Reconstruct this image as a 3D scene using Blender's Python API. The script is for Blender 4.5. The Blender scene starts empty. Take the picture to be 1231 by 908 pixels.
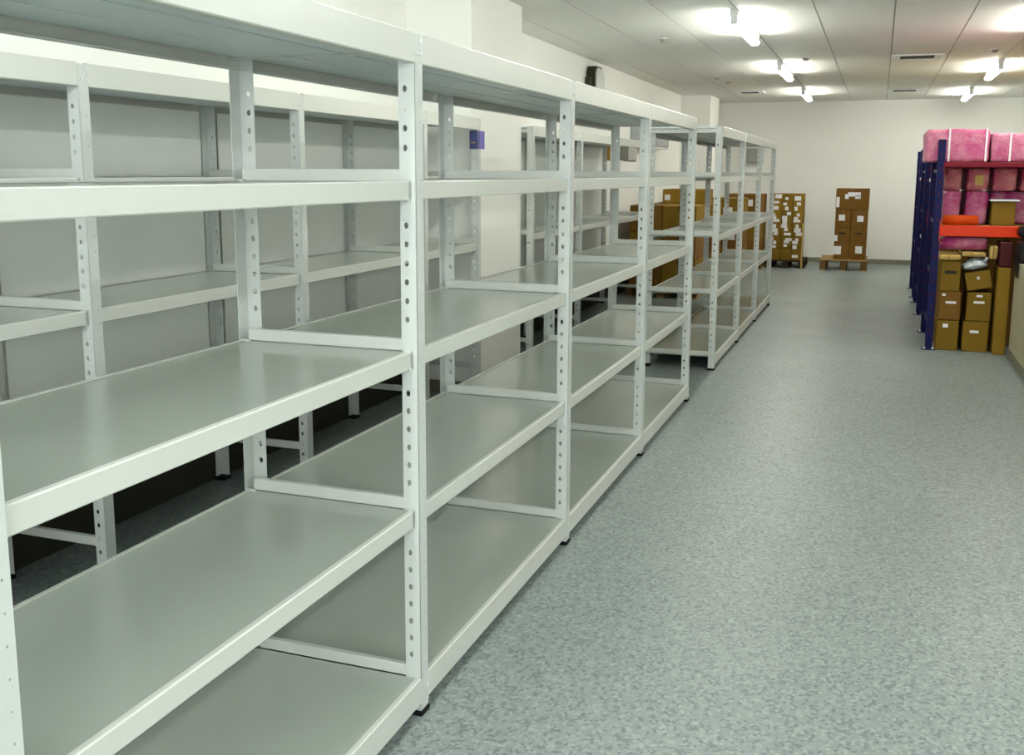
import bpy, bmesh, math, random
from mathutils import Vector, Matrix

random.seed(7)
scene = bpy.context.scene
C = scene.collection

# ------------------------------------------------------------------ camera
CAM = Vector((1.2098, 0.0, 1.6273))
F_PX, PITCH, YAW, ROLL = 1204.9, 0.1567, 0.3472, 0.0041
fw = Vector((-math.sin(YAW), math.cos(YAW), 0)); rt = Vector((math.cos(YAW), math.sin(YAW), 0)); up = Vector((0, 0, 1))
f2 = fw * math.cos(PITCH) - up * math.sin(PITCH)
u2 = fw * math.sin(PITCH) + up * math.cos(PITCH)
r3 = rt * math.cos(ROLL) + u2 * math.sin(ROLL)
u3 = -rt * math.sin(ROLL) + u2 * math.cos(ROLL)
cd = bpy.data.cameras.new('camera')
cd.sensor_fit = 'HORIZONTAL'; cd.sensor_width = 36.0
cd.lens = 36.0 * F_PX / 1231.0
cd.shift_y = -56.25 / 1231.0
cd.clip_start = 0.02; cd.clip_end = 100
cam = bpy.data.objects.new('camera', cd)
M = Matrix((r3, u3, -f2)).transposed().to_4x4(); M.translation = CAM
cam.matrix_world = M
C.objects.link(cam); scene.camera = cam

# ------------------------------------------------------------------ world, exposure
w = bpy.data.worlds.new('world'); scene.world = w; w.use_nodes = True
w.node_tree.nodes['Background'].inputs[0].default_value = (0.8, 0.9, 1.0, 1)
w.node_tree.nodes['Background'].inputs[1].default_value = 0.02
vs = scene.view_settings
vs.view_transform = 'Standard'; vs.look = 'None'; vs.gamma = 1.0; vs.exposure = 0.0
vs.use_curve_mapping = False
LAMP = 58.5           # tube emission strength
# added fill light, set in a made-up window behind the camera
al = bpy.data.lights.new('added_front_fill', 'AREA'); al.shape = 'RECTANGLE'; al.size = 5.0; al.size_y = 1.1
al.energy = 265.0; al.color = (0.97, 1.0, 1.0)
alo = bpy.data.objects.new('added_front_fill', al); C.objects.link(alo)
alo.location = (1.15, -3.56, 2.05); alo.rotation_euler = (-math.pi/2, 0, math.pi)

# ------------------------------------------------------------------ materials
MATS = {}
def nodes(m):
    m.use_nodes = True
    nt = m.node_tree
    return nt, nt.nodes['Principled BSDF']
def mat(name, col, rough=0.5, metal=0.0, noise=0.0, nscale=8.0, bump=0.0, bscale=200.0, spec=0.5, coat=0.0, objvar=0.0):
    m = bpy.data.materials.new(name); nt, b = nodes(m)
    b.inputs['Base Color'].default_value = (*col, 1); b.inputs['Roughness'].default_value = rough
    b.inputs['Metallic'].default_value = metal; b.inputs['Specular IOR Level'].default_value = spec
    b.inputs['Coat Weight'].default_value = coat; b.inputs['Coat Roughness'].default_value = 0.15
    tc = nt.nodes.new('ShaderNodeTexCoord')
    if noise or objvar:
        n = nt.nodes.new('ShaderNodeTexNoise'); n.inputs['Scale'].default_value = nscale; n.inputs['Detail'].default_value = 4
        nt.links.new(tc.outputs['Object'], n.inputs['Vector'])
        hsv = nt.nodes.new('ShaderNodeHueSaturation'); hsv.inputs['Color'].default_value = (*col, 1)
        mr = nt.nodes.new('ShaderNodeMapRange')
        mr.inputs['To Min'].default_value = 1 - noise; mr.inputs['To Max'].default_value = 1 + noise
        nt.links.new(n.outputs['Fac'], mr.inputs['Value'])
        src = mr.outputs['Result']
        if objvar:
            oi = nt.nodes.new('ShaderNodeObjectInfo')
            m2 = nt.nodes.new('ShaderNodeMapRange'); m2.inputs['To Min'].default_value = 1 - objvar; m2.inputs['To Max'].default_value = 1 + objvar
            nt.links.new(oi.outputs['Random'], m2.inputs['Value'])
            mu = nt.nodes.new('ShaderNodeMath'); mu.operation = 'MULTIPLY'
            nt.links.new(src, mu.inputs[0]); nt.links.new(m2.outputs['Result'], mu.inputs[1]); src = mu.outputs[0]
        nt.links.new(src, hsv.inputs['Value'])
        nt.links.new(hsv.outputs['Color'], b.inputs['Base Color'])
    if bump:
        n2 = nt.nodes.new('ShaderNodeTexNoise'); n2.inputs['Scale'].default_value = bscale; n2.inputs['Detail'].default_value = 2
        nt.links.new(tc.outputs['Object'], n2.inputs['Vector'])
        bp = nt.nodes.new('ShaderNodeBump'); bp.inputs['Strength'].default_value = bump; bp.inputs['Distance'].default_value = 0.002
        nt.links.new(n2.outputs['Fac'], bp.inputs['Height']); nt.links.new(bp.outputs['Normal'], b.inputs['Normal'])
    MATS[name] = m
    return m
def emis(name, col, strength):
    m = bpy.data.materials.new(name); m.use_nodes = True; nt = m.node_tree
    nt.nodes.remove(nt.nodes['Principled BSDF'])
    e = nt.nodes.new('ShaderNodeEmission'); e.inputs[0].default_value = (*col, 1); e.inputs[1].default_value = strength
    nt.links.new(e.outputs[0], nt.nodes['Material Output'].inputs[0]); MATS[name] = m
    return m

mat('rack_paint', (0.59, 0.615, 0.57), 0.28, noise=0.03, nscale=6)
mat('rack_post', (0.57, 0.605, 0.58), 0.28, noise=0.05, nscale=5)
mat('shelf_sheet', (0.435, 0.485, 0.43), 0.16, noise=0.04, nscale=3)
mat('rib_steel', (0.72, 0.80, 0.82), 0.35, noise=0.06, nscale=4)
mat('back_sheet', (0.84, 0.87, 0.84), 0.45, noise=0.05, nscale=2)
mat('rubber', (0.008, 0.008, 0.008), 0.6, spec=0.12)
mat('hole_dark', (0.02, 0.02, 0.02), 0.8, spec=0.12)
mat('wall', (0.875, 0.88, 0.835), 0.75, noise=0.02, nscale=1.5, bump=0.15, bscale=120)
mat('ceiling', (0.84, 0.84, 0.79), 0.7, noise=0.02, nscale=2)
mat('joint', (0.38, 0.38, 0.33), 0.8)
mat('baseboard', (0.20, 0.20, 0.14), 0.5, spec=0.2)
mat('wall_foot_shade', (0.030, 0.030, 0.022), 0.6, spec=0.1)  # near black: shade at the wall foot put into the colour
mat('partition', (0.42, 0.40, 0.27), 0.6, noise=0.03, spec=0.2)
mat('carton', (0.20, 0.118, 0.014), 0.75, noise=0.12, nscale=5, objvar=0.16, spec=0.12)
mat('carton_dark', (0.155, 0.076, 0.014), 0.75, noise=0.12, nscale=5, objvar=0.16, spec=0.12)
mat('tape', (0.16, 0.08, 0.02), 0.3, noise=0.1, spec=0.12)
mat('paper', (0.80, 0.80, 0.82), 0.6)
mat('kraft', (0.42, 0.29, 0.09), 0.7, noise=0.1, nscale=10, spec=0.12)
mat('pallet_wood', (0.38, 0.25, 0.11), 0.8, noise=0.25, nscale=14, spec=0.12)
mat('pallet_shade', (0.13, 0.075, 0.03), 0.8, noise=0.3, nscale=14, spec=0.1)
mat('pallet_dark', (0.03, 0.022, 0.015), 0.8, noise=0.2, spec=0.12)
mat('navy', (0.003, 0.005, 0.060), 0.45, noise=0.1, spec=0.12)
mat('orange', (0.62, 0.035, 0.004), 0.32, noise=0.06, spec=0.12)
mat('orange_film', (0.55, 0.06, 0.006), 0.25, noise=0.15, nscale=12, spec=0.12)
mat('strap', (0.85, 0.78, 0.80), 0.35)
mat('black_plastic', (0.010, 0.010, 0.011), 0.4, noise=0.2, spec=0.12)
mat('crimson', (0.16, 0.008, 0.02), 0.5, spec=0.12)
mat('maroon', (0.06, 0.008, 0.010), 0.5, spec=0.12)
mat('core', (0.62, 0.36, 0.17), 0.7)
mat('white_plastic', (0.75, 0.76, 0.76), 0.35)
mat('grey_unit', (0.30, 0.31, 0.28), 0.5, noise=0.06)
mat('grey_unit_blue', (0.40, 0.43, 0.44), 0.5, noise=0.10, nscale=20)
mat('lens', (0.66, 0.68, 0.64), 0.3)
mat('housing_black', (0.035, 0.035, 0.022), 0.5, noise=0.3, spec=0.12)
mat('tag_blue', (0.035, 0.05, 0.16), 0.5)
mat('tag_violet', (0.11, 0.09, 0.40), 0.5)
mat('grille_dark', (0.10, 0.10, 0.07), 0.6)
mat('brass', (0.30, 0.26, 0.20), 0.4)
g_ = mat('glass', (0.9, 0.95, 0.95), 0.02); g_.node_tree.nodes['Principled BSDF'].inputs['Transmission Weight'].default_value = 1.0
emis('tube_warm', (1.0, 0.985, 0.89), LAMP * 1.12)
emis('tube_cool', (0.96, 1.0, 0.98), LAMP * 1.22)

# pink bubble wrap: cells of trapped air over pink film
def pink(name, col, col2):
    m = bpy.data.materials.new(name); nt, b = nodes(m)
    tc = nt.nodes.new('ShaderNodeTexCoord'); v = nt.nodes.new('ShaderNodeTexVoronoi'); v.inputs['Scale'].default_value = 70
    nt.links.new(tc.outputs['Object'], v.inputs['Vector'])
    n = nt.nodes.new('ShaderNodeTexNoise'); n.inputs['Scale'].default_value = 9; n.inputs['Detail'].default_value = 5
    nt.links.new(tc.outputs['Object'], n.inputs['Vector'])
    r = nt.nodes.new('ShaderNodeValToRGB'); r.color_ramp.elements[0].position = 0.38; r.color_ramp.elements[1].position = 0.68
    r.color_ramp.elements[0].color = (*col, 1); r.color_ramp.elements[1].color = (*col2, 1)
    nt.links.new(n.outputs['Fac'], r.inputs['Fac']); nt.links.new(r.outputs['Color'], b.inputs['Base Color'])
    bp = nt.nodes.new('ShaderNodeBump'); bp.inputs['Strength'].default_value = 0.8; bp.inputs['Distance'].default_value = 0.006
    nt.links.new(v.outputs['Distance'], bp.inputs['Height']); nt.links.new(bp.outputs['Normal'], b.inputs['Normal'])
    b.inputs['Roughness'].default_value = 0.4; b.inputs['Specular IOR Level'].default_value = 0.2
    MATS[name] = m
pink('pink_wrap', (0.48, 0.085, 0.21), (0.60, 0.26, 0.34))
pink('pink_dark', (0.24, 0.010, 0.045), (0.42, 0.15, 0.15))
pink('pink_violet', (0.30, 0.018, 0.11), (0.46, 0.17, 0.25))

# speckled sheet vinyl floor
def floor_mat():
    m = bpy.data.materials.new('vinyl_floor'); nt, b = nodes(m)
    N = nt.nodes.new; L = nt.links.new
    tc = N('ShaderNodeTexCoord')
    v1 = N('ShaderNodeTexVoronoi'); v1.inputs['Scale'].default_value = 92; v1.inputs['Randomness'].default_value = 1
    v2 = N('ShaderNodeTexVoronoi'); v2.inputs['Scale'].default_value = 170
    n1 = N('ShaderNodeTexNoise'); n1.inputs['Scale'].default_value = 0.9; n1.inputs['Detail'].default_value = 3
    for x in (v1, v2, n1): L(tc.outputs['Object'], x.inputs['Vector'])
    bw1 = N('ShaderNodeRGBToBW'); L(v1.outputs['Color'], bw1.inputs[0])
    r1 = N('ShaderNodeValToRGB'); e = r1.color_ramp.elements
    e[0].position = 0.0; e[0].color = (0.065, 0.090, 0.092, 1)
    e[1].position = 1.0; e[1].color = (0.36, 0.405, 0.385, 1)
    for p, c in ((0.26, (0.115, 0.145, 0.145)), (0.36, (0.207, 0.245, 0.235)), (0.62, (0.221, 0.258, 0.245)), (0.72, (0.272, 0.309, 0.292))):
        k = r1.color_ramp.elements.new(p); k.color = (*c, 1)
    L(bw1.outputs[0], r1.inputs['Fac'])
    bw2 = N('ShaderNodeRGBToBW'); L(v2.outputs['Color'], bw2.inputs[0])
    r2 = N('ShaderNodeValToRGB'); r2.color_ramp.elements[0].color = (0.170, 0.211, 0.218, 1); r2.color_ramp.elements[1].color = (0.279, 0.313, 0.292, 1)
    L(bw2.outputs[0], r2.inputs['Fac'])
    mx = N('ShaderNodeMix'); mx.data_type = 'RGBA'; mx.inputs['Factor'].default_value = 0.35
    L(r1.outputs['Color'], mx.inputs[6]); L(r2.outputs['Color'], mx.inputs[7])
    hs = N('ShaderNodeHueSaturation'); mr = N('ShaderNodeMapRange'); mr.inputs['To Min'].default_value = 0.92; mr.inputs['To Max'].default_value = 1.08
    L(n1.outputs['Fac'], mr.inputs['Value']); L(mr.outputs['Result'], hs.inputs['Value']); L(mx.outputs[2], hs.inputs['Color'])
    L(hs.outputs['Color'], b.inputs['Base Color'])
    n3 = N('ShaderNodeTexNoise'); n3.inputs['Scale'].default_value = 1.6; n3.inputs['Detail'].default_value = 4; L(tc.outputs['Object'], n3.inputs['Vector'])
    m3 = N('ShaderNodeMapRange'); m3.inputs['To Min'].default_value = 0.30; m3.inputs['To Max'].default_value = 0.48
    L(n3.outputs['Fac'], m3.inputs['Value']); L(m3.outputs['Result'], b.inputs['Roughness'])
    bp = N('ShaderNodeBump'); bp.inputs['Strength'].default_value = 0.12; bp.inputs['Distance'].default_value = 0.002
    L(v1.outputs['Distance'], bp.inputs['Height']); L(bp.outputs['Normal'], b.inputs['Normal'])
    b.inputs['Specular IOR Level'].default_value = 0.32
    MATS['vinyl_floor'] = m
floor_mat()

# ------------------------------------------------------------------ helpers
def mesh_from(bm, name):
    me = bpy.data.meshes.new(name); bm.to_mesh(me); bm.free(); return me
def add_box(bm, x0, x1, y0, y1, z0, z1):
    vs_ = [bm.verts.new((x, y, z)) for x in (x0, x1) for y in (y0, y1) for z in (z0, z1)]
    fs = [(0, 1, 3, 2), (4, 6, 7, 5), (0, 4, 5, 1), (2, 3, 7, 6), (0, 2, 6, 4), (1, 5, 7, 3)]
    return [bm.faces.new([vs_[i] for i in f]) for f in fs]
BOX = {}
def box_mesh(sx, sy, sz, bev=0.0, name='box'):
    key = (round(sx, 4), round(sy, 4), round(sz, 4), bev)
    if key in BOX: return BOX[key]
    bm = bmesh.new(); add_box(bm, -sx/2, sx/2, -sy/2, sy/2, -sz/2, sz/2)
    bmesh.ops.recalc_face_normals(bm, faces=bm.faces)
    if bev:
        bmesh.ops.bevel(bm, geom=list(bm.edges), offset=bev, segments=1, affect='EDGES', profile=0.5)
    BOX[key] = mesh_from(bm, name); return BOX[key]
MESHMAT = {}
def put(name, me, material, parent=None, loc=(0, 0, 0), rot=(0, 0, 0)):
    """one mesh object; mesh data is shared per (mesh, material)"""
    k = (me.name, material)
    if k not in MESHMAT:
        m2 = me if len(me.materials) == 0 else me.copy()
        m2.materials.clear(); m2.materials.append(MATS[material]); MESHMAT[k] = m2
    o = bpy.data.objects.new(name, MESHMAT[k]); C.objects.link(o)
    o.location = loc; o.rotation_euler = rot
    if parent is not None: o.parent = parent
    return o
RAW = {}
def pbox(name, x0, x1, y0, y1, z0, z1, material, parent=None, bev=0.0, rel=None):
    """box given by world bounds; rel = parent's world origin"""
    sx, sy, sz = x1-x0, y1-y0, z1-z0
    key = (round(sx, 4), round(sy, 4), round(sz, 4), bev, material)
    if key not in RAW:
        bm = bmesh.new(); add_box(bm, -sx/2, sx/2, -sy/2, sy/2, -sz/2, sz/2)
        bmesh.ops.recalc_face_normals(bm, faces=bm.faces)
        if bev: bmesh.ops.bevel(bm, geom=list(bm.edges), offset=bev, segments=1, affect='EDGES', profile=0.5)
        me = mesh_from(bm, name); me.materials.append(MATS[material]); RAW[key] = me
    o = bpy.data.objects.new(name, RAW[key]); C.objects.link(o)
    c = Vector(((x0+x1)/2, (y0+y1)/2, (z0+z1)/2))
    if parent is not None:
        o.parent = parent
        if rel is None: rel = org(parent)
        c = c - Vector(rel)
    o.location = c
    return o
def org(o):
    v = Vector(o.location)
    while o.parent is not None:
        o = o.parent; v += Vector(o.location)
    return v
def empty(name, loc):
    o = bpy.data.objects.new(name, None); C.objects.link(o); o.location = loc; o.empty_display_size = 0.1
    return o
def tag(o, label, cat, group=None):
    o['label'] = label; o['category'] = cat
    if group: o['group'] = group
    return o
def struct(o, label=None):
    o['kind'] = 'structure'
    if label: o['label'] = label
    return o
def cyl_mesh(name, r, length, material, axis='Y', seg=24, r_in=None, bev=0.0):
    bm = bmesh.new()
    if r_in is None:
        bmesh.ops.create_cone(bm, cap_ends=True, segments=seg, radius1=r, radius2=r, depth=length)
        if bev:
            bmesh.ops.bevel(bm, geom=[e for e in bm.edges if abs(e.verts[0].co.z-e.verts[1].co.z) < 1e-6], offset=bev, segments=2, affect='EDGES', profile=0.5)
    else:
        ring = []
        for (rr, z) in ((r, -length/2), (r, length/2), (r_in, length/2), (r_in, -length/2)):
            ring.append([bm.verts.new((rr*math.cos(2*math.pi*i/seg), rr*math.sin(2*math.pi*i/seg), z)) for i in range(seg)])
        for a in range(4):
            A, B = ring[a], ring[(a+1) % 4]
            for i in range(seg): bm.faces.new((A[i], A[(i+1) % seg], B[(i+1) % seg], B[i]))
        bmesh.ops.recalc_face_normals(bm, faces=bm.faces)
    if axis == 'Y': bmesh.ops.rotate(bm, verts=bm.verts, cent=(0, 0, 0), matrix=Matrix.Rotation(math.pi/2, 3, 'X'))
    if axis == 'X': bmesh.ops.rotate(bm, verts=bm.verts, cent=(0, 0, 0), matrix=Matrix.Rotation(math.pi/2, 3, 'Y'))
    for f in bm.faces: f.smooth = len(f.verts) == 4
    me = mesh_from(bm, name); me.materials.append(MATS[material]); return me
def obj(name, me, parent=None, loc=(0, 0, 0), rot=(0, 0, 0)):
    o = bpy.data.objects.new(name, me); C.objects.link(o); o.location = loc; o.rotation_euler = rot
    if parent is not None: o.parent = parent
    return o

# ------------------------------------------------------------------ the room
XL, XR, YN, YB, ZC = -2.05, 4.35, -3.6, 19.5, 2.934
COLX = -1.55
fl = pbox('floor', XL-0.2, XR+0.2, YN-0.2, YB+0.2, -0.1, 0.0, 'vinyl_floor'); struct(fl)
fl.data = fl.data.copy()
struct(pbox('wall_left', XL-0.15, XL, YN, YB, 0, ZC+0.05, 'wall'))
struct(pbox('wall_right', XR, XR+0.15, YN, YB, 0, ZC+0.05, 'wall'))
struct(pbox('wall_back', XL-0.15, XR+0.15, YB, YB+0.15, 0, ZC+0.05, 'wall'))
WX0, WX1, WZ0, WZ1 = -1.35, 3.65, 1.50, 2.60
bm = bmesh.new()
add_box(bm, XL-0.15, WX0, YN-0.15, YN, 0, ZC+0.05); add_box(bm, WX1, XR+0.15, YN-0.15, YN, 0, ZC+0.05)
add_box(bm, WX0, WX1, YN-0.15, YN, 0, WZ0); add_box(bm, WX0, WX1, YN-0.15, YN, WZ1, ZC+0.05)
bmesh.ops.recalc_face_normals(bm, faces=bm.faces)
me = mesh_from(bm, 'wall_front'); me.materials.append(MATS['wall'])
o = bpy.data.objects.new('wall_front', me); C.objects.link(o); struct(o)
wn_ = empty('added_window', ((WX0+WX1)/2, YN-0.08, WZ0)); struct(wn_)  # unseen window, added only to carry the fill light
for a, b_ in ((WX0, WX0+0.05), (WX1-0.05, WX1)) + tuple((WX0+k*1.25-0.025, WX0+k*1.25+0.025) for k in (1, 2, 3)):
    pbox('added_window_frame', a, b_, YN-0.10, YN-0.05, WZ0, WZ1, 'white_plastic', wn_)
for a, b_ in ((WZ0, WZ0+0.05), (WZ1-0.05, WZ1)):
    pbox('added_window_frame', WX0, WX1, YN-0.10, YN-0.05, a, b_, 'white_plastic', wn_)
for k in range(4):
    pbox('added_pane', WX0+k*1.25+0.03, WX0+(k+1)*1.25-0.03, YN-0.08, YN-0.074, WZ0+0.05, WZ1-0.05, 'glass', wn_)
for (y0, y1) in ((6.76, 7.83), (17.46, 18.42)):
    o = struct(pbox('wall_column', XL, COLX, y0, y1, 0, ZC, 'wall'))
    pbox('baseboard', XL, COLX+0.012, y0-0.012, y1+0.012, 0, 0.085, 'baseboard', o)
struct(pbox('baseboard_back', XL, XR, YB-0.015, YB, 0, 0.085, 'baseboard'))
struct(pbox('baseboard_left_shade', XL, XL+0.012, YN, YB-0.015, 0, 0.20, 'wall_foot_shade'))  # raised and blackened to paint in the shade under the wall racks
struct(pbox('baseboard_right', XR-0.012, XR, YN, YB-0.015, 0, 0.085, 'baseboard'))
# ceiling: long panels 0.6 m wide with recessed joints
ce = struct(pbox('ceiling', XL-0.15, XR+0.15, YN-0.15, YB+0.15, ZC+0.008, ZC+0.1, 'joint'))
edges = [XL] + [-1.75+0.6*i for i in range(11)] + [XR]
YS = [YN, 1.0, 7.0, 13.0, YB]
for a, b_ in zip(edges[:-1], edges[1:]):
    pbox('ceiling_panel', a+0.005, b_-0.005, YN, YB, ZC, ZC+0.008, 'ceiling', ce)

# low partition at the right, ending by the navy rack
pt = struct(pbox('wall_low_partition', 2.395, 2.53, 4.5, 9.93, 0, 0.845, 'partition'))
pbox('baseboard', 2.383, 2.395, 4.5, 9.93, 0.0, 0.07, 'baseboard', pt)
pbox('cap_board', 2.388, 2.537, 4.5, 9.94, 0.845, 0.862, 'partition', pt)

# ------------------------------------------------------------------ fluorescent battens
tube_w = cyl_mesh('tube', 0.019, 1.42, 'tube_warm', 'Y', 16)
tube_c = cyl_mesh('tube', 0.019, 1.42, 'tube_cool', 'Y', 16)
def batten(x, y, label, cool=False):
    t = empty('fluorescent_batten', (x, y, ZC)); tag(t, label, 'ceiling light', 'fluorescent battens on the ceiling')
    pbox('housing', x-0.035, x+0.035, y-0.76, y+0.76, ZC-0.05, ZC, 'white_plastic', t, 0.006)
    for s in (-1, 1):
        pbox('lamp_holder', x-0.03, x+0.03, y+s*0.735-0.012, y+s*0.735+0.012, ZC-0.115, ZC-0.05, 'white_plastic', t, 0.004)
    for dx in (-0.026, 0.026):
        obj('tube', tube_c if cool else tube_w, t, (dx, 0, -0.088))
nth = ['nearest the back wall', 'second from the back wall', 'third from the back wall', 'fourth from the back wall', 'fifth from the back wall', 'sixth from the back wall']
for i, y in enumerate((17.1, 13.2, 9.25, 5.3, 1.4, -2.5)):
    batten(0.03, y, 'lit fluorescent batten of the row nearer the white racks, ' + nth[i], cool=y < 4)
for i, y in enumerate((17.8, 13.8, 9.75, 5.6, 1.6, -2.3)):
    batten(2.45, y, 'lit fluorescent batten of the row nearer the navy rack, ' + nth[i], cool=y < 4)

# ceiling grilles and sprinkler heads
def grille(x0, x1, y, label):
    t = empty('ceiling_vent', ((x0+x1)/2, y, ZC)); tag(t, label, 'vent', 'slot vents in the ceiling')
    d = 0.22
    for a, b_ in ((y-d, y-d+0.03), (y+d-0.03, y+d)): pbox('frame', x0, x1, a, b_, ZC-0.014, ZC, 'white_plastic', t)
    for a, b_ in ((x0, x0+0.09), (x1-0.09, x1)): pbox('frame', a, b_, y-d+0.03, y+d-0.03, ZC-0.014, ZC, 'white_plastic', t)
    pbox('backing', x0+0.09, x1-0.09, y-d+0.03, y+d-0.03, ZC-0.002, ZC, 'grille_dark', t)
    for k in range(5):
        yy = y-0.15+k*0.075
        pbox('slat', x0+0.09, x1-0.09, yy-0.008, yy+0.008, ZC-0.011, ZC-0.002, 'grille_dark', t)
grille(1.26, 1.80, 12.45, 'slot vent in the ceiling between the two lamp rows, the nearer one')
grille(1.24, 1.76, 17.3, 'slot vent in the ceiling between the two lamp rows, by the back wall')
grille(-1.08, -0.62, 17.0, 'slot vent in the ceiling near the far left column')
cone = bmesh.new(); bmesh.ops.create_cone(cone, cap_ends=True, segments=16, radius1=0.022, radius2=0.04, depth=0.03)
cone = mesh_from(cone, 'sprinkler'); cone.materials.append(MATS['brass'])
rose = cyl_mesh('rose', 0.055, 0.008, 'white_plastic', 'Z', 20)
for (x, y, lab) in ((-0.86, 10.05, 'small brass sprinkler head in the ceiling closest to the camera, above the racks'),
                    (-0.95, 14.2, 'left of the paired small sprinkler heads further down the ceiling'),
                    (-0.90, 14.9, 'right of the paired small sprinkler heads further down the ceiling'),
                    (0.34, 12.2, 'pale sprinkler head beside the lamp second from the back wall, rack side'),
                    (2.28, 12.0, 'pale sprinkler head beside the lamp row nearer the navy rack')):
    t = empty('sprinkler_head', (x, y, ZC)); tag(t, lab, 'sprinkler', 'sprinkler heads in the ceiling')
    obj('rose', rose, t, (0, 0, -0.004)); obj('head', cone, t, (0, 0, -0.022))

# ------------------------------------------------------------------ white boltless shelving
LV = [0.1205, 0.6454, 1.1186, 1.5984]       # panel heights
ZT = 2.0
PITCH_H = 0.0535
def plate_with_holes(bm, width, z0, z1, hole_z, uc, rx, rz, th, place):
    """plate of given width, z0..z1, one column of octagonal holes at u=uc; place(u, z, t) -> xyz"""
    def P(u, z): return [bm.verts.new(place(u, z, 0)), bm.verts.new(place(u, z, th))]
    zs = []
    half = PITCH_H*0.5*0.98
    prev = z0
    def quad(a, b, c, d):
        for k in (0, 1): bm.faces.new((a[k], b[k], c[k], d[k]))
    def strip(za, zb):
        a, b, c, d = P(0, za), P(width, za), P(width, zb), P(0, zb); quad(a, b, c, d)
    for hz in hole_z:
        if hz-half > prev+1e-5: strip(prev, hz-half)
        oc, out = [], []
        for k in range(8):
            an = math.pi/8 + k*math.pi/4
            oc.append(P(uc+rx*math.cos(an), hz+rz*math.sin(an)))
        pts = [(width, hz+rz*0.45), (uc+rx*0.5, hz+half), (uc-rx*0.5, hz+half), (0, hz+rz*0.45), (0, hz-rz*0.45), (uc-rx*0.5, hz-half), (uc+rx*0.5, hz-half), (width, hz-rz*0.45)]
        out = [P(*p) for p in pts]
        cor = {0: (width, hz+half), 2: (0, hz+half), 4: (0, hz-half), 6: (width, hz-half)}
        for k in range(8):
            k2 = (k+1) % 8
            quad(oc[k], out[k], out[k2], oc[k2])
            if k in cor:
                c = P(*cor[k])
                for q in (0, 1): bm.faces.new((out[k][q], c[q], out[k2][q]))
            bm.faces.new((oc[k][0], oc[k2][0], oc[k2][1], oc[k][1]))
        prev = hz+half
    if z1 > prev+1e-5: strip(prev, z1)
    # rims
    for (u) in (0, width):
        a, b = P(u, z0), P(u, z1); bm.faces.new((a[0], b[0], b[1], a[1]))
    for (z) in (z0, z1):
        a, b = P(0, z), P(width, z); bm.faces.new((a[0], b[0], b[1], a[1]))
def post_mesh(material, levels, full=True):
    bm = bmesh.new()
    z0, z1 = 0.012, ZT
    hz = []
    z = 0.195
    while z < ZT-0.10:
        if all(not (l-0.03 < z < l+0.045) for l in levels): hz.append(z)
        z += PITCH_H
    sz = []
    z = 0.16
    while z < ZT-0.03:
        sz.append(z); z += PITCH_H
    # web: plane y=0, from x=-0.05 to 0 ; hole column near the inner edge
    plate_with_holes(bm, 0.05, z0, z1, hz, 0.019, 0.0066, 0.0094, 0.002, lambda u, z, t: (-0.05+u, t, z))
    # flange: plane x=0, from y=0 to 0.05
    plate_with_holes(bm, 0.05, z0, z1, sz, 0.034, 0.0019, 0.0027, 0.002, lambda u, z, t: (-t, u, z))
    bmesh.ops.remove_doubles(bm, verts=bm.verts, dist=0.00005)
    bmesh.ops.recalc_face_normals(bm, faces=bm.faces)
    me = mesh_from(bm, 'post'); me.materials.append(MATS[material]); return me
foot_bm = bmesh.new()
add_box(foot_bm, -0.055, 0.004, -0.004, 0.055, 0, 0.018)
bmesh.ops.recalc_face_normals(foot_bm, faces=foot_bm.faces)
bmesh.ops.bevel(foot_bm, geom=list(foot_bm.edges), offset=0.003, segments=1, affect='EDGES')
FOOT = mesh_from(foot_bm, 'foot'); FOOT.materials.append(MATS['rubber'])
SCREW = cyl_mesh('bolt', 0.0045, 0.003, 'rib_steel', 'X', 10)
BEAMS = {}
def beam_mesh(L, h):
    """beam along +Y from 0..L, top at z=0, face at x=0 (outer side +x); folded C section with return lips"""
    k = (round(L, 4), h)
    if k in BEAMS: return BEAMS[k]
    t = 0.003; dp = 0.032; lip = 0.016
    prof = [(-0.003, 0.0), (0, -0.003), (0, -h+0.003), (-0.003, -h), (-dp, -h), (-dp, -h+t), (-t, -h+t), (-t, -t), (-lip, -t), (-lip, 0.0)]
    bm = bmesh.new()
    r0 = [bm.verts.new((x, 0, z)) for x, z in prof]; r1 = [bm.verts.new((x, L, z)) for x, z in prof]
    n = len(prof)
    for i in range(n): bm.faces.new((r0[i], r0[(i+1) % n], r1[(i+1) % n], r1[i]))
    bm.faces.new(r0); bm.faces.new(r1)
    bmesh.ops.recalc_face_normals(bm, faces=bm.faces)
    me = mesh_from(bm, 'beam'); me.materials.append(MATS['rack_paint']); BEAMS[k] = me
    return me
CON = {}
def connector_mesh(side, h):
    """slotted clip at a beam end: side=-1 start (on the post flange), +1 end (on the post web)"""
    if (side, h) in CON: return CON[(side, h)]
    bm = bmesh.new()
    if side < 0:
        add_box(bm, -0.030, 0.001, 0.0, 0.010, -h-0.012, 0.002)
        for dz in (0.3, 0.62):
            add_box(bm, 0.001, 0.0025, 0.002, 0.007, -h*dz-0.008, -h*dz+0.004)
    else:
        add_box(bm, -0.034, -0.001, -0.003, 0.0, -0.108, 0.002)
        add_box(bm, -0.006, -0.001, -0.018, -0.003, -h-0.004, 0.002)
    bmesh.ops.recalc_face_normals(bm, faces=bm.faces)
    bmesh.ops.bevel(bm, geom=list(bm.edges), offset=0.0008, segments=1, affect='EDGES')
    me = mesh_from(bm, 'connector'); me.materials.append(MATS['rack_post']); CON[(side, h)] = me
    return me
PANELS = {}
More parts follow.
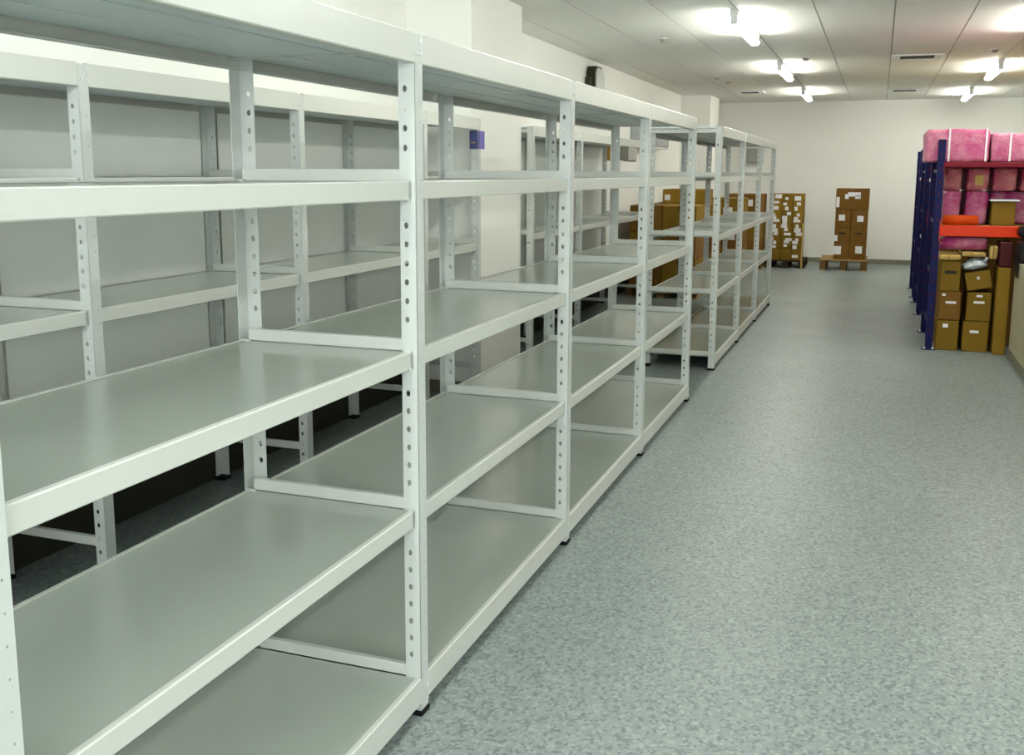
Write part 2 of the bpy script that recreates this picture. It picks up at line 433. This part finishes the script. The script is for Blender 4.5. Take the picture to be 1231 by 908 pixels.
def panel_mesh(L, D, ribbed):
    k = (round(L, 4), round(D, 4), ribbed)
    if k in PANELS: return PANELS[k]
    bm = bmesh.new(); add_box(bm, -D/2, D/2, -L/2, L/2, -0.012, 0)
    bmesh.ops.recalc_face_normals(bm, faces=bm.faces)
    bmesh.ops.bevel(bm, geom=list(bm.edges), offset=0.0015, segments=1, affect='EDGES')
    me = mesh_from(bm, 'shelf_panel'); me.materials.append(MATS['rib_steel' if ribbed else 'shelf_sheet']); PANELS[k] = me
    return me
RIBS = {}
def rib_mesh(L):
    if L in RIBS: return RIBS[L]
    prof = [(-0.079, 0), (-0.079, -0.036), (0.079, -0.036), (0.079, 0)]
    bm = bmesh.new()
    r0 = [bm.verts.new((x, -L/2, z)) for x, z in prof]; r1 = [bm.verts.new((x, L/2, z)) for x, z in prof]
    for i in range(4): bm.faces.new((r0[i], r0[(i+1) % 4], r1[(i+1) % 4], r1[i]))
    bm.faces.new(r0); bm.faces.new(r1); bmesh.ops.recalc_face_normals(bm, faces=bm.faces)
    me = mesh_from(bm, 'stiffener'); me.materials.append(MATS['rib_steel']); RIBS[L] = me
    return me

POSTS = {}
def shelving(label, xf, depth, ys, levels, bottom_bar=None, backs=False):
    """run of boltless bays; ys = front corner Y of each post, xf = front plane, depth to the back plane"""
    t = empty('shelving_unit', (xf, ys[0], 0)); tag(t, label, 'shelving', 'white steel shelving runs')
    R = Vector((xf, ys[0], 0))
    key = tuple(levels)
    if key not in POSTS: POSTS[key] = post_mesh('rack_post', levels)
    pm = POSTS[key]
    for y in ys:
        o = obj('post', pm, t, (0, y-ys[0], 0)); obj('foot', FOOT, o)
        o2 = obj('post', pm, t, (-depth, y-ys[0]+0.05, 0), (0, 0, math.pi)); obj('foot', FOOT, o2)
        bars = [l for l in levels] + ([bottom_bar] if bottom_bar else [])
        for l in bars:
            b = pbox('side_bar', xf-depth+0.03, xf-0.03, y+0.004, y+0.024, l+0.001, l+0.037, 'rack_paint', t, 0.002)
        pbox('side_bar', xf-depth+0.004, xf-0.004, y+0.004, y+0.034, ZT-0.050, ZT-0.022, 'rack_paint', t, 0.002)
        for zz in (0.045, 0.085, ZT-0.016, ZT-0.052):
            obj('bolt', SCREW, t, (0.0035, y-ys[0]+0.037, zz))
        obj('bolt', SCREW, t, (0.0035, y-ys[0]+0.015, ZT-0.052))
    for ya, yb in zip(ys[:-1], ys[1:]):
        for li, l in enumerate(list(levels)+[ZT]):
            wide = (l == ZT) or (l < 0.2)
            h = 0.083 if wide else 0.052
            for side in (0, 1):
                if wide:
                    a, b = ya+0.045, yb-0.0015; xo = 0.0012
                else:
                    a, b = ya+0.050, yb-0.001; xo = -0.013
                me = beam_mesh(b-a, h)
                if side == 0: o = obj('beam', me, t, (xo, a-ys[0], l+0.004))
                else: o = obj('beam', me, t, (-depth-xo, b-ys[0] if True else 0, l+0.004), (0, 0, math.pi))
                if not wide:
                    obj('connector', connector_mesh(-1, h), o, (0.001, 0.0, 0))
                    obj('connector', connector_mesh(1, h), o, (0.001, b-a, 0))
            y0, y1 = ya+0.026, yb+0.002
            if l == ZT:
                p = obj('shelf_panel', panel_mesh(y1-y0, depth-0.010, True), t, (-depth/2, (y0+y1)/2-ys[0], l+0.000))
                for k in (-1, 0, 1):
                    obj('stiffener', rib_mesh(round(y1-y0-0.05, 3)), p, (k*(depth-0.08)/3, 0.006, -0.012))
            else:
                obj('shelf_panel', panel_mesh(y1-y0, depth-0.034, False), t, (-depth/2, (y0+y1)/2-ys[0], l))
        if backs:
            pbox('back_panel', xf-depth-0.006, xf-depth-0.002, ya+0.14, yb-0.005, (bottom_bar or 0.1)+0.02, ZT-0.03, 'back_sheet', t)
    return t

Y1 = 2.5533
shelving('long row of empty white steel shelving nearest the camera, along the aisle', 0.0, 0.60, [Y1-3.0, Y1-1.5, Y1, Y1+1.5, Y1+3.0, Y1+4.5], LV)
shelving('farther row of white steel shelving along the aisle, beyond the gap', 0.0, 0.60, [8.29, 9.79, 11.29, 12.79], LV)
RLV = [0.6454, 1.1186, 1.5984]
shelving('white shelving row against the left wall, before the wall column', -1.46, 0.57, [-1.44, 0.0, 1.44, 2.88, 4.32, 5.76, 6.66], RLV, 0.215, True)
shelving('white shelving row against the left wall, past the wall column', -1.46, 0.57, [7.86, 9.30, 10.75, 12.2], RLV, 0.215, True)

# blue tag hanging on the end post of the rear rack
t = empty('rack_tag', (-1.458, 6.66, 1.79)); tag(t, 'small blue and violet tag clipped to the end post of the wall shelving', 'tag')
pbox('tag_face', -1.52, -1.462, 6.650, 6.657, 1.79, 1.915, 'tag_blue', t)
pbox('tag_face', -1.455, -1.450, 6.66, 6.76, 1.79, 1.915, 'tag_violet', t)
pbox('tag_strip', -1.51, -1.475, 6.648, 6.650, 1.83, 1.838, 'kraft', t)

# ------------------------------------------------------------------ wall fittings
t = empty('emergency_light', (-2.05, 11.4, 2.64)); tag(t, 'black bulkhead light with pale lens high on the left wall above the racks', 'wall light')
def chamfer_prism(name, y0, y1, z0, z1, ch, x0, x1, material, parent):
    bm = bmesh.new()
    pr = [(y0, z0), (y1, z0), (y1, z1-ch), (y1-ch*1.4, z1), (y0+0.06, z1), (y0, z1-0.06)]
    a = [bm.verts.new((x0, y, z)) for y, z in pr]; b = [bm.verts.new((x1, y, z)) for y, z in pr]
    n = len(pr)
    for i in range(n): bm.faces.new((a[i], a[(i+1) % n], b[(i+1) % n], b[i]))
    bm.faces.new(a); bm.faces.new(b); bmesh.ops.recalc_face_normals(bm, faces=bm.faces)
    me = mesh_from(bm, name); me.materials.append(MATS[material])
    return obj(name, me, parent, -org(parent))
chamfer_prism('housing', 11.50, 11.93, 2.56, 2.85, 0.09, -2.05, -1.945, 'housing_black', t)
chamfer_prism('lens', 11.53, 11.89, 2.58, 2.83, 0.08, -1.945, -1.93, 'lens', t)
pbox('cable_gland', -2.04, -1.98, 11.42, 11.50, 2.62, 2.72, 'housing_black', t, 0.01)

def wall_unit(label, x0, x1, y0, y1, z0, z1, material, cat, rounded=False):
    t = empty('wall_unit', ((x0+x1)/2, y0, z0)); tag(t, label, cat)
    if rounded:
        bm = bmesh.new(); pr = []
        n = 10
        pr = [(x0, z1), (x0, z0+0.08)] + [(x0+(x1-x0)*k/n, z0+0.08*(1-math.sin(math.pi*0.5*k/n*1.0))*1.0) for k in range(1, n)] + [(x1, z0+0.02), (x1, z1)]
        a = [bm.verts.new((x, y0, z)) for x, z in pr]; b = [bm.verts.new((x, y1, z)) for x, z in pr]
        m = len(pr)
        for i in range(m): bm.faces.new((a[i], a[(i+1) % m], b[(i+1) % m], b[i]))
        bm.faces.new(a); bm.faces.new(b); bmesh.ops.recalc_face_normals(bm, faces=bm.faces)
        me = mesh_from(bm, 'body'); me.materials.append(MATS[material]); obj('body', me, t, -org(t))
        pbox('top_ledge', x0, x1+0.02, y0-0.02, y1+0.02, z1, z1+0.05, 'white_plastic', t, 0.004)
    else:
        pbox('body', x0, x1, y0, y1, z0, z1, material, t, 0.012)
        pbox('cover', x0-0.0, x1+0.01, y0+0.03, y1-0.03, z0+0.03, z1-0.03, material, t, 0.004)
        pbox('lower_trim', x0, x1+0.006, y0, y1, z0-0.02, z0, 'white_plastic', t)
wall_unit('grey wall unit with curved underside past the left wall shelving', -2.05, -1.83, 12.75, 13.22, 1.77, 2.0, 'grey_unit', 'wall unit', True)
wall_unit('blue grey square wall box high above the stacked cartons', -2.05, -1.87, 13.75, 15.55, 2.0, 2.36, 'grey_unit_blue', 'wall unit')
t = empty('wall_notice', (-2.048, 12.45, 1.80)); tag(t, 'small brown board on the left wall behind the shelving', 'board')
pbox('board', -2.05, -2.035, 12.35, 12.62, 1.78, 2.02, 'carton', t)
pbox('board_frame', -2.05, -2.03, 12.33, 12.64, 2.02, 2.04, 'tape', t)
t = empty('wall_box', (-1.02, 19.48, 1.83)); tag(t, 'olive grey junction box on the back wall near the far left corner', 'wall box')
pbox('body', -1.14, -0.86, 19.36, 19.5, 1.82, 2.08, 'grey_unit', t, 0.01); pbox('lid', -1.12, -0.88, 19.35, 19.36, 1.84, 2.06, 'grey_unit', t)
pbox('top_trim', -1.16, -0.80, 19.36, 19.5, 2.09, 2.16, 'white_plastic', t)

# ------------------------------------------------------------------ cartons and pallets
def carton(x0, x1, y0, y1, z0, z1, label, group, material='carton', labels=(), tape=True, holes=False, side='front', rz=0.0, name='carton'):
    g = 0.003
    cx, cy = (x0+x1)/2, (y0+y1)/2
    t = empty(name, (cx, cy, z0)); tag(t, label, 'carton', group)
    pbox('body', x0+g, x1-g, y0+g, y1-g, z0, z1-g, material, t, 0.006)
    pbox('flap_seam', cx-0.0015, cx+0.0015, y0+0.01, y1-0.01, z1-g-0.001, z1-g+0.0006, 'hole_dark', t)
    if tape:
        pbox('tape', cx-0.025, cx+0.025, y0+0.012, y1-0.012, z1-g, z1-g+0.0012, 'tape', t)
        pbox('tape_end', cx-0.025, cx+0.025, y0+g-0.001, y0+g+0.001, z1-0.07, z1-g, 'tape', t)
    for (u, v, wu, hv) in labels:
        lx = x0+u*(x1-x0); lz = z0+v*(z1-z0)
        pbox('paper_label', lx-wu/2, lx+wu/2, y0+g-0.002, y0+g, lz-hv/2, lz+hv/2, 'paper', t)
    if holes:
        hz = z0+0.62*(z1-z0)
        pbox('hand_hole', cx-0.05, cx+0.05, y0+g-0.001, y0+g+0.001, hz-0.014, hz+0.014, 'hole_dark', t, 0.0)
    if rz: t.rotation_euler = (0, 0, rz)
    return t
def pallet(x0, x1, y0, y1, label, material='pallet_wood', h=0.14):
    t = empty('wooden_pallet', ((x0+x1)/2, (y0+y1)/2, 0)); tag(t, label, 'pallet', 'pallets on the floor')
    n = 6; wd = (x1-x0)
    for k in range(n):
        bw = (y1-y0)/n
        pbox('deck_board', x0, x1, y0+k*bw, y0+k*bw+bw*0.8, h-0.022, h, material, t, 0.002)
    for i in range(3):
        xx = x0 + (x1-x0-0.1)*i/2
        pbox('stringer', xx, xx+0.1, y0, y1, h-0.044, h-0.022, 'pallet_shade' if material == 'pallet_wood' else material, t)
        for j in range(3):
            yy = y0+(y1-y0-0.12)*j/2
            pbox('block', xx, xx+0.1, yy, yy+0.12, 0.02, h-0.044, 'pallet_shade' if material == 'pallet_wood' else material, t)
        pbox('bottom_board', xx, xx+0.1, y0, y1, 0.0, 0.02, material, t)
    return t

# pallet with a narrow stack, against the back wall
pallet(0.33, 1.09, 17.85, 18.85, 'wooden pallet under the narrow free standing carton stack by the back wall', h=0.19)
G = 'cartons stacked on the pallet by the back wall'
zt = [0.19, 0.47, 0.73, 1.03, 1.385]
tiername = ['bottom tier', 'second tier from the floor', 'third tier from the floor', 'top']
lab = {0: ([(0.22, 0.55, 0.13, 0.14)], [(0.55, 0.6, 0.11, 0.12)]), 1: ([(0.10, 0.30, 0.06, 0.10)], []), 2: ([(0.42, 0.55, 0.10, 0.10)], [(0.55, 0.5, 0.10, 0.10)])}
for k in range(3):
    carton(0.54, 0.80, 17.9, 18.4, zt[k], zt[k+1], 'brown carton, left one of the '+tiername[k]+' on the narrow pallet stack', G, 'carton_dark', lab[k][0], holes=k == 1)
    carton(0.80, 1.065, 17.9, 18.4, zt[k], zt[k+1], 'brown carton, right one of the '+tiername[k]+' on the narrow pallet stack', G, 'carton_dark', lab[k][1], holes=k < 2)
carton(0.535, 1.07, 17.9, 18.4, zt[3], zt[4], 'wide brown carton lying on top of the narrow pallet stack', G, 'carton_dark', [(0.55, 0.72, 0.20, 0.07), (0.33, 0.62, 0.06, 0.08), (0.66, 0.60, 0.09, 0.06), (0.07, 0.35, 0.05, 0.17)])

# stack with many white labels
pallet(-0.58, 0.06, 18.05, 19.0, 'dark pallet under the carton stack covered in white labels', 'pallet_dark', h=0.13)
pbox_o = None
G = 'label covered cartons by the back wall'
cols = [(-0.56, -0.36), (-0.36, -0.17), (-0.17, 0.0)]
rows = [0.13, 0.33, 0.55, 0.76, 0.97, 1.285]
rn = ['bottom row', 'second row from the floor', 'middle row', 'fourth row from the floor', 'top row']
cn = ['left', 'middle', 'right']
for r in range(5):
    for c, (a, b_) in enumerate(cols):
        ls = []
        if r > 0:
            for q in range(3):
                ls.append((random.uniform(0.25, 0.75), 0.2+0.3*q+random.uniform(-0.08, 0.08), random.uniform(0.05, 0.12), random.uniform(0.04, 0.075)))
        elif c == 2: ls = [(0.4, 0.35, 0.10, 0.05)]
        carton(a, b_, 18.1, 18.6, rows[r], rows[r+1], 'brown carton, %s one in the %s of the label covered stack' % (cn[c], rn[r]), G, 'carton', ls, tape=(r == 4))
tag(pbox('corner_board', 0.003, 0.03, 18.005, 18.04, 0.0, 0.78, 'kraft'), 'pale timber board upright at the corner of the label covered stack', 'board')

# big cartons on pallets behind the racks, along the left wall
def bigstack(x0, x1, y0, y1, tops, cols, G, desc, mats=('carton_dark', 'carton'), labels=False):
    pallet(x0-0.03, x1+0.03, y0, y1, 'wooden pallet under '+desc, h=0.14)
    n = cols; z = 0.14
    tn = ['bottom tier', 'second tier', 'third tier', 'fourth tier']
    for k, zt_ in enumerate(tops):
        for c in range(n):
            a = x0+(x1-x0)*c/n; b_ = x0+(x1-x0)*(c+1)/n
            ls = [(random.uniform(.3, .7), random.uniform(.4, .7), 0.14, 0.11)] if labels else []
            carton(a, b_, y0+0.02, y1-0.02, z, zt_, 'large brown carton, %s %s of %s' % (tn[k], ['left', 'right', 'far right'][c] if n > 1 else 'single one', desc), G, mats[(k+c) % 2], ls)
        z = zt_
G = 'large cartons on pallets behind the racks'
bigstack(-1.86, -0.98, 13.0, 14.0, [0.5, 0.86, 1.21], 2, G, 'the first carton pallet behind the racks')
bigstack(-1.86, -0.98, 14.3, 15.3, [0.5, 0.86, 1.20], 2, G, 'the second carton pallet behind the racks')
carton(-1.72, -1.1, 14.45, 15.15, 1.20, 1.40, 'flat brown carton with white label lying on the second carton pallet', G, 'carton', [(0.12, 0.4, 0.08, 0.08)])
bigstack(-1.6, -0.75, 15.7, 16.6, [0.48, 0.90, 1.25], 2, G, 'the third carton pallet behind the racks', labels=True)
bigstack(-1.25, -0.645, 17.5, 18.4, [0.5, 0.9, 1.28], 1, G, 'the carton pallet beside the far column', labels=True)

# ------------------------------------------------------------------ navy racks on the right
def navy_post(x, y, parent, h=1.94):
    bm = bmesh.new()
    pr = [(0, 0), (0.062, 0), (0.062, 0.05), (0.05, 0.05), (0.05, 0.012), (0.012, 0.012), (0.012, 0.05), (0, 0.05)]
    a = [bm.verts.new((px, py, 0.008)) for px, py in pr]; b = [bm.verts.new((px, py, h)) for px, py in pr]
    n = len(pr)
    for i in range(n): bm.faces.new((a[i], a[(i+1) % n], b[(i+1) % n], b[i]))
    bm.faces.new(a); bm.faces.new(b); bmesh.ops.recalc_face_normals(bm, faces=bm.faces)
    me = NP.get(h)
    if me is None: me = mesh_from(bm, 'upright'); me.materials.append(MATS['navy']); NP[h] = me
    else: bm.free()
    o = obj('upright', me, parent, Vector((x, y, 0))-org(parent))
    pbox('base_plate', x-0.03, x+0.09, y-0.03, y+0.075, 0, 0.008, 'navy', o, rel=(x, y, 0))
    for k in (-0.008, 0.066):
        obj('anchor_bolt', BOLT, o, (k, -0.018, 0.016))
    for k in range(16):
        obj('slot', SLOT, o, (-0.0008, 0.03, 0.18+0.115*k), (0, 0, math.pi/2))
        obj('slot', SLOT, o, (0.031, -0.0008, 0.18+0.115*k))
    return o
NP = {}
BOLT = cyl_mesh('bolt', 0.011, 0.02, 'white_plastic', 'Z', 8)
sb = bmesh.new(); add_box(sb, -0.006, 0.006, -0.0006, 0.0006, -0.016, 0.016); SLOT = mesh_from(sb, 'slot'); SLOT.materials.append(MATS['maroon'])
def navy_rack(y0, y1, beams, label, xr=3.9, h=1.94, top_mat='orange'):
    x0 = 1.70
    t = empty('pallet_rack', (x0, y0, 0)); tag(t, label, 'rack', 'navy racks with orange beams')
    for xx in (x0, xr):
        for yy in (y0, y1-0.05): navy_post(xx, yy, t, h)
        nb = 4
        for k in range(nb):
            z = 0.2+k*0.48
            pbox('frame_brace', xx+0.02, xx+0.042, y0+0.05, y1-0.05, z, z+0.03, 'navy', t)
    for bi, z in enumerate(beams):
        bh, bm_ = (0.10, 'orange') if bi == 0 else (0.045, 'crimson')
        for yy in (y0-0.002, y1-0.043):
            o = pbox('beam', x0+0.064, xr-0.002, yy, yy+0.045, z-bh, z, bm_, t, 0.004)
            pbox('beam_connector', x0+0.055, x0+0.063, yy-0.004, yy+0.049, z-0.15, z+(0.05 if bi == 0 else 0.0), bm_, o)
        n = 5; ww = (xr-x0-0.08)/n
        for k in range(n):
            pbox('shelf_board', x0+0.066+k*ww, x0+0.066+(k+1)*ww-0.004, y0+0.045, y1-0.045, z-0.022, z, 'kraft', t)
    return t
navy_rack(10.05, 11.2, [1.165, 1.735], 'navy rack nearest the camera, loaded with pink bundles and orange beams')
navy_rack(12.55, 13.80, [1.165, 1.735], 'middle navy rack, standing behind the loaded one')
navy_rack(14.35, 15.5, [1.165, 1.735], 'farthest navy rack, last of the row toward the back wall')
pbox_list = []
for (y, z) in ((11.19, 1.55), (13.79, 1.55), (12.55, 0.90)):
    o = pbox('rack_plate', 1.69, 1.699, y-0.03, y+0.03, z, z+0.035, 'paper')
    tag(o, {(11.19, 1.55): 'small white plate on the rear upright of the nearest navy rack', (13.79, 1.55): 'small white plate on the rear upright of the middle navy rack', (12.55, 0.90): 'small white plate low on the front upright of the middle navy rack'}[(y, z)], 'plate', 'white plates on navy uprights')

def soft_block(name, sx, sy, sz, material, amp=0.012, seed=0, bev=0.035):
    """plump wrapped bundle: rounded box with uneven skin, base at z=0"""
    rnd = random.Random(seed)
    bm = bmesh.new(); bmesh.ops.create_cube(bm, size=1.0)
    bmesh.ops.scale(bm, vec=(sx, sy, sz), verts=bm.verts)
    bmesh.ops.bevel(bm, geom=list(bm.edges), offset=min(bev, sz*0.35), segments=3, affect='EDGES', profile=0.6)
    bmesh.ops.subdivide_edges(bm, edges=[e for e in bm.edges if e.calc_length() > 0.1], cuts=4, use_grid_fill=True)
    ph = [rnd.uniform(0, 6) for _ in range(6)]
    for v in bm.verts:
        x, y, z = v.co
        d = amp*(math.sin(19*x+ph[0])*math.sin(17*z+ph[1])+0.6*math.sin(31*y+ph[2]+9*x)+0.5*math.sin(43*z+ph[3]+21*x))
        n = Vector((x/sx, y/sy, z/sz)).normalized()
        v.co = v.co + n*d*0.6
        v.co.z = max(-sz/2, min(sz/2, v.co.z))
        v.co.z += sz/2
    for f in bm.faces: f.smooth = True
    me = mesh_from(bm, name); me.materials.append(MATS[material]); return me
def bundle(x0, x1, y0, y1, z0, z1, label, material, straps=(), group='pink wrapped bundles on the navy rack', seed=0, patch=None):
    t = empty('wrapped_bundle', ((x0+x1)/2, (y0+y1)/2, z0)); tag(t, label, 'bundle', group)
    obj('wrap', soft_block('wrap', x1-x0, y1-y0, z1-z0, material, amp=0.009, seed=seed), t)
    for u in straps:
        xx = x0+u*(x1-x0)
        pbox('strap', xx-0.008, xx+0.008, y0-0.010, y0-0.004, z0+0.005, z1+0.006, 'strap', t)
        pbox('strap_top', xx-0.008, xx+0.008, y0-0.004, y1, z1+0.004, z1+0.008, 'strap', t)
    if patch:
        u, v, a, b_ = patch
        xx = x0+u*(x1-x0); zz = z0+v*(z1-z0)
        pbox('clear_patch', xx-a/2, xx+a/2, y0-0.009, y0-0.005, zz-b_/2, zz+b_/2, 'kraft', t)
    return t
# on top: large bubble wrap bales
bundle(1.60, 2.13, 10.10, 11.1, 1.738, 2.035, 'big pink bubble wrap bale on top of the rack, left one with two white straps', 'pink_wrap', (0.36, 0.94), seed=1)
bundle(2.14, 2.62, 10.08, 11.1, 1.738, 1.995, 'big pink bubble wrap bale on top of the rack, right one at the picture edge', 'pink_wrap', (0.32,), seed=2)
# two rows between the beams
z2 = [1.268, 1.478, 1.695]
xs = [(1.79, 1.93), (1.968, 2.158), (2.188, 2.39), (2.415, 2.61)]
wn = ['leftmost', 'second from the left', 'third from the left', 'rightmost']
for k in (0, 1):
    for i, (a, b_) in enumerate(xs):
        zb = z2[k] if k else 1.168
        if i >= 2 and k == 0: continue
        zb = 1.168 if k == 0 else 1.478
        patch = (0.55, 0.45, 0.07, 0.09) if (k, i) == (1, 1) else None
        bundle(a, b_, 10.22, 11.05, zb, z2[k+1]-0.006 if k else 1.476, 'pink wrapped pack, %s of the %s row on the navy rack shelf' % (wn[i], ['lower', 'upper'][k]), ['pink_violet', 'pink_dark'][k], seed=10+4*k+i, patch=patch)
bundle(2.19, 2.62, 10.42, 11.05, 1.168, 1.474, 'pink wrapped pack behind the open brown carton on the rack shelf', 'pink_violet', seed=31)
carton(2.185, 2.385, 10.12, 10.40, 1.168, 1.385, 'brown carton standing on the orange rack shelf below the pink packs', 'cartons on the navy rack', 'carton', [], tape=False)
pr_o = pbox('white_board', 2.17, 2.41, 10.10, 10.42, 1.388, 1.402, 'paper'); tag(pr_o, 'white sheet lying on the brown carton on the rack shelf', 'sheet')
# orange rolls on the shelf
def roll(name, label, r, L, loc, material, axis='X', group=None, core=True, tilt=(0, 0, 0)):
    t = empty(name, loc); tag(t, label, 'roll', group)
    me = cyl_mesh('film', r, L, material, axis, 28, r_in=r*0.32)
    obj('film', me, t, (0, 0, r), tilt)
    if core: obj('core', cyl_mesh('core', r*0.34, L*1.02, 'core', axis, 20, r_in=r*0.26), t, (0, 0, r), tilt)
    return t
roll('film_roll', 'short orange film roll lying on the shelf in front of the pink packs', 0.045, 0.30, (1.93, 10.14, 1.166), 'orange_film', group='film rolls on the navy rack')
# below the beam: rolls and kraft sheets on top of the cartons
G = 'cartons under the navy rack'
XA, XB = (1.785, 1.982), (2.012, 2.235)
yF = 10.06
carton(*XA, yF, 10.5, 0.0, 0.285, 'brown carton on the floor under the navy rack, beside the upright', G, 'carton', [(0.40, 0.82, 0.045, 0.035)], tape=False)
carton(*XB, yF, 10.5, 0.0, 0.285, 'brown carton on the floor under the navy rack, next to the tall carton', G, 'carton', [(0.45, 0.66, 0.075, 0.025)], tape=False)
carton(1.79, 1.985, yF, 10.5, 0.287, 0.553, 'brown carton in the middle of the stack beside the navy upright', G, 'carton_dark', [(0.22, 0.88, 0.03, 0.02), (0.55, 0.62, 0.09, 0.022)], tape=False)
carton(2.03, 2.24, yF, 10.5, 0.287, 0.553, 'brown carton in the middle of the stack below the tilted carton', G, 'carton', [(0.5, 0.88, 0.05, 0.02), (0.5, 0.66, 0.09, 0.022)], tape=False)
carton(1.79, 1.965, yF, 10.5, 0.555, 0.84, 'brown carton at the top of the stack beside the navy upright', G, 'carton', [], holes=True, tape=False)
XD = [(1.78, 2.06), (2.06, 2.36), (2.36, 2.66)]
for i, (a, b_) in enumerate(XD):
    for k, (za, zb) in enumerate(((0.0, 0.46), (0.46, 1.04))):
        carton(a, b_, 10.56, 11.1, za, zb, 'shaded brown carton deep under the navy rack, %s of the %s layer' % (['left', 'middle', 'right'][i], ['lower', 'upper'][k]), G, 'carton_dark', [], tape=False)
# tilted carton with a pale lid bag
tc_ = carton(-0.11, 0.11, -0.15, 0.15, 0, 0.17, 'brown carton leaning at an angle on the stack, with pale plastic over it', G, 'carton', [(0.5, 0.62, 0.02, 0.025)], tape=False)
tc_.location = (2.135, yF+0.16, 0.583); tc_.rotation_euler = (0.0, -0.20, 0)
sheet = empty('plastic_bag', (2.090, yF+0.10, 0.812)); tag(sheet, 'pale blue grey plastic bag resting on the tilted carton', 'plastic bag')
def sheet_mesh():
    bm = bmesh.new(); bmesh.ops.create_uvsphere(bm, u_segments=28, v_segments=16, radius=1.0)
    for v in bm.verts:
        x, y, z = v.co
        k = 1+0.10*math.sin(5*x+2*z)+0.06*math.sin(9*z+4*y)
        v.co = Vector((x*0.112*k, y*0.14*k, z*0.054*k))
    for f in bm.faces: f.smooth = True
    me = mesh_from(bm, 'bag_film'); me.materials.append(MATS['grey_unit_blue']); return me
mat('plastic_pale', (0.55, 0.60, 0.64), 0.3, noise=0.1, nscale=20)
sm_ = sheet_mesh(); sm_.materials.clear(); sm_.materials.append(MATS['plastic_pale'])
obj('bag_film', sm_, sheet, (0, 0, 0.0), (0, -0.20, 0))
obj('bag_knot', cyl_mesh('bag_knot', 0.012, 0.05, 'plastic_pale', 'Z', 10), sheet, (0.07, -0.10, 0.045), (0.6, 0.5, 0))
# tall carton by the partition
carton(2.262, 2.372, 9.96, 10.30, 0.0, 0.80, 'tall narrow brown carton standing between the carton stacks and the low partition', G, 'carton', [], tape=False)
# kraft bundles and pink roll under the orange beam
def kraft_bundle(x0, x1, y0, y1, z0, z1, label, seed):
    t = empty('kraft_bundle', ((x0+x1)/2, (y0+y1)/2, z0)); tag(t, label, 'paper bundle', 'kraft paper bundles')
    obj('sheets', soft_block('sheets', x1-x0, y1-y0, z1-z0, 'kraft', 0.006, seed, 0.02), t)
    pbox('string', x0+0.4*(x1-x0), x0+0.4*(x1-x0)+0.006, y0-0.006, y0, z0, z1, 'tape', t)
kraft_bundle(1.775, 1.955, 10.04, 10.5, 0.845, 0.895, 'flat kraft paper bundle on the carton stack beside the navy upright', 3)
kraft_bundle(1.96, 2.16, 10.03, 10.48, 0.885, 0.925, 'flat kraft paper bundle above the tilted carton', 4)
kraft_bundle(2.19, 2.255, 10.03, 10.45, 0.865, 0.985, 'thick kraft paper bundle below the orange beam near the partition', 5)
roll('bubble_roll', 'thick pink bubble wrap roll below the orange beam', 0.062, 0.39, (1.965, 10.13, 0.936), 'pink_violet', group='film rolls on the navy rack')

# on the partition: black roll, black bag, maroon carton
t = empty('black_roll', (2.455, 9.80, 1.075)); tag(t, 'black film roll with tan core on top of the black bag', 'roll')
obj('film', cyl_mesh('film', 0.052, 0.28, 'black_plastic', 'Y', 28, r_in=0.02), t, (-0.02, 0, 0.052)); obj('core', cyl_mesh('core', 0.021, 0.285, 'core', 'Y', 16), t, (-0.02, 0, 0.052))
t = empty('black_bag', (2.46, 9.78, 0.862)); tag(t, 'black bag with hanging flap sitting on the low partition', 'bag')
obj('bag_body', soft_block('bag_body', 0.17, 0.34, 0.195, 'black_plastic', 0.012, 8, 0.04), t)
pbox('flap', 2.376, 2.384, 9.64, 9.84, 0.74, 0.93, 'black_plastic', t, 0.002)
pbox('strap', 2.375, 2.385, 9.86, 9.89, 0.78, 0.98, 'black_plastic', t, 0.002)
carton(2.262, 2.372, 9.97, 10.25, 0.803, 1.03, 'dark maroon box standing on the tall narrow carton', 'boxes by the partition', 'maroon', [], tape=False, name='maroon_box')
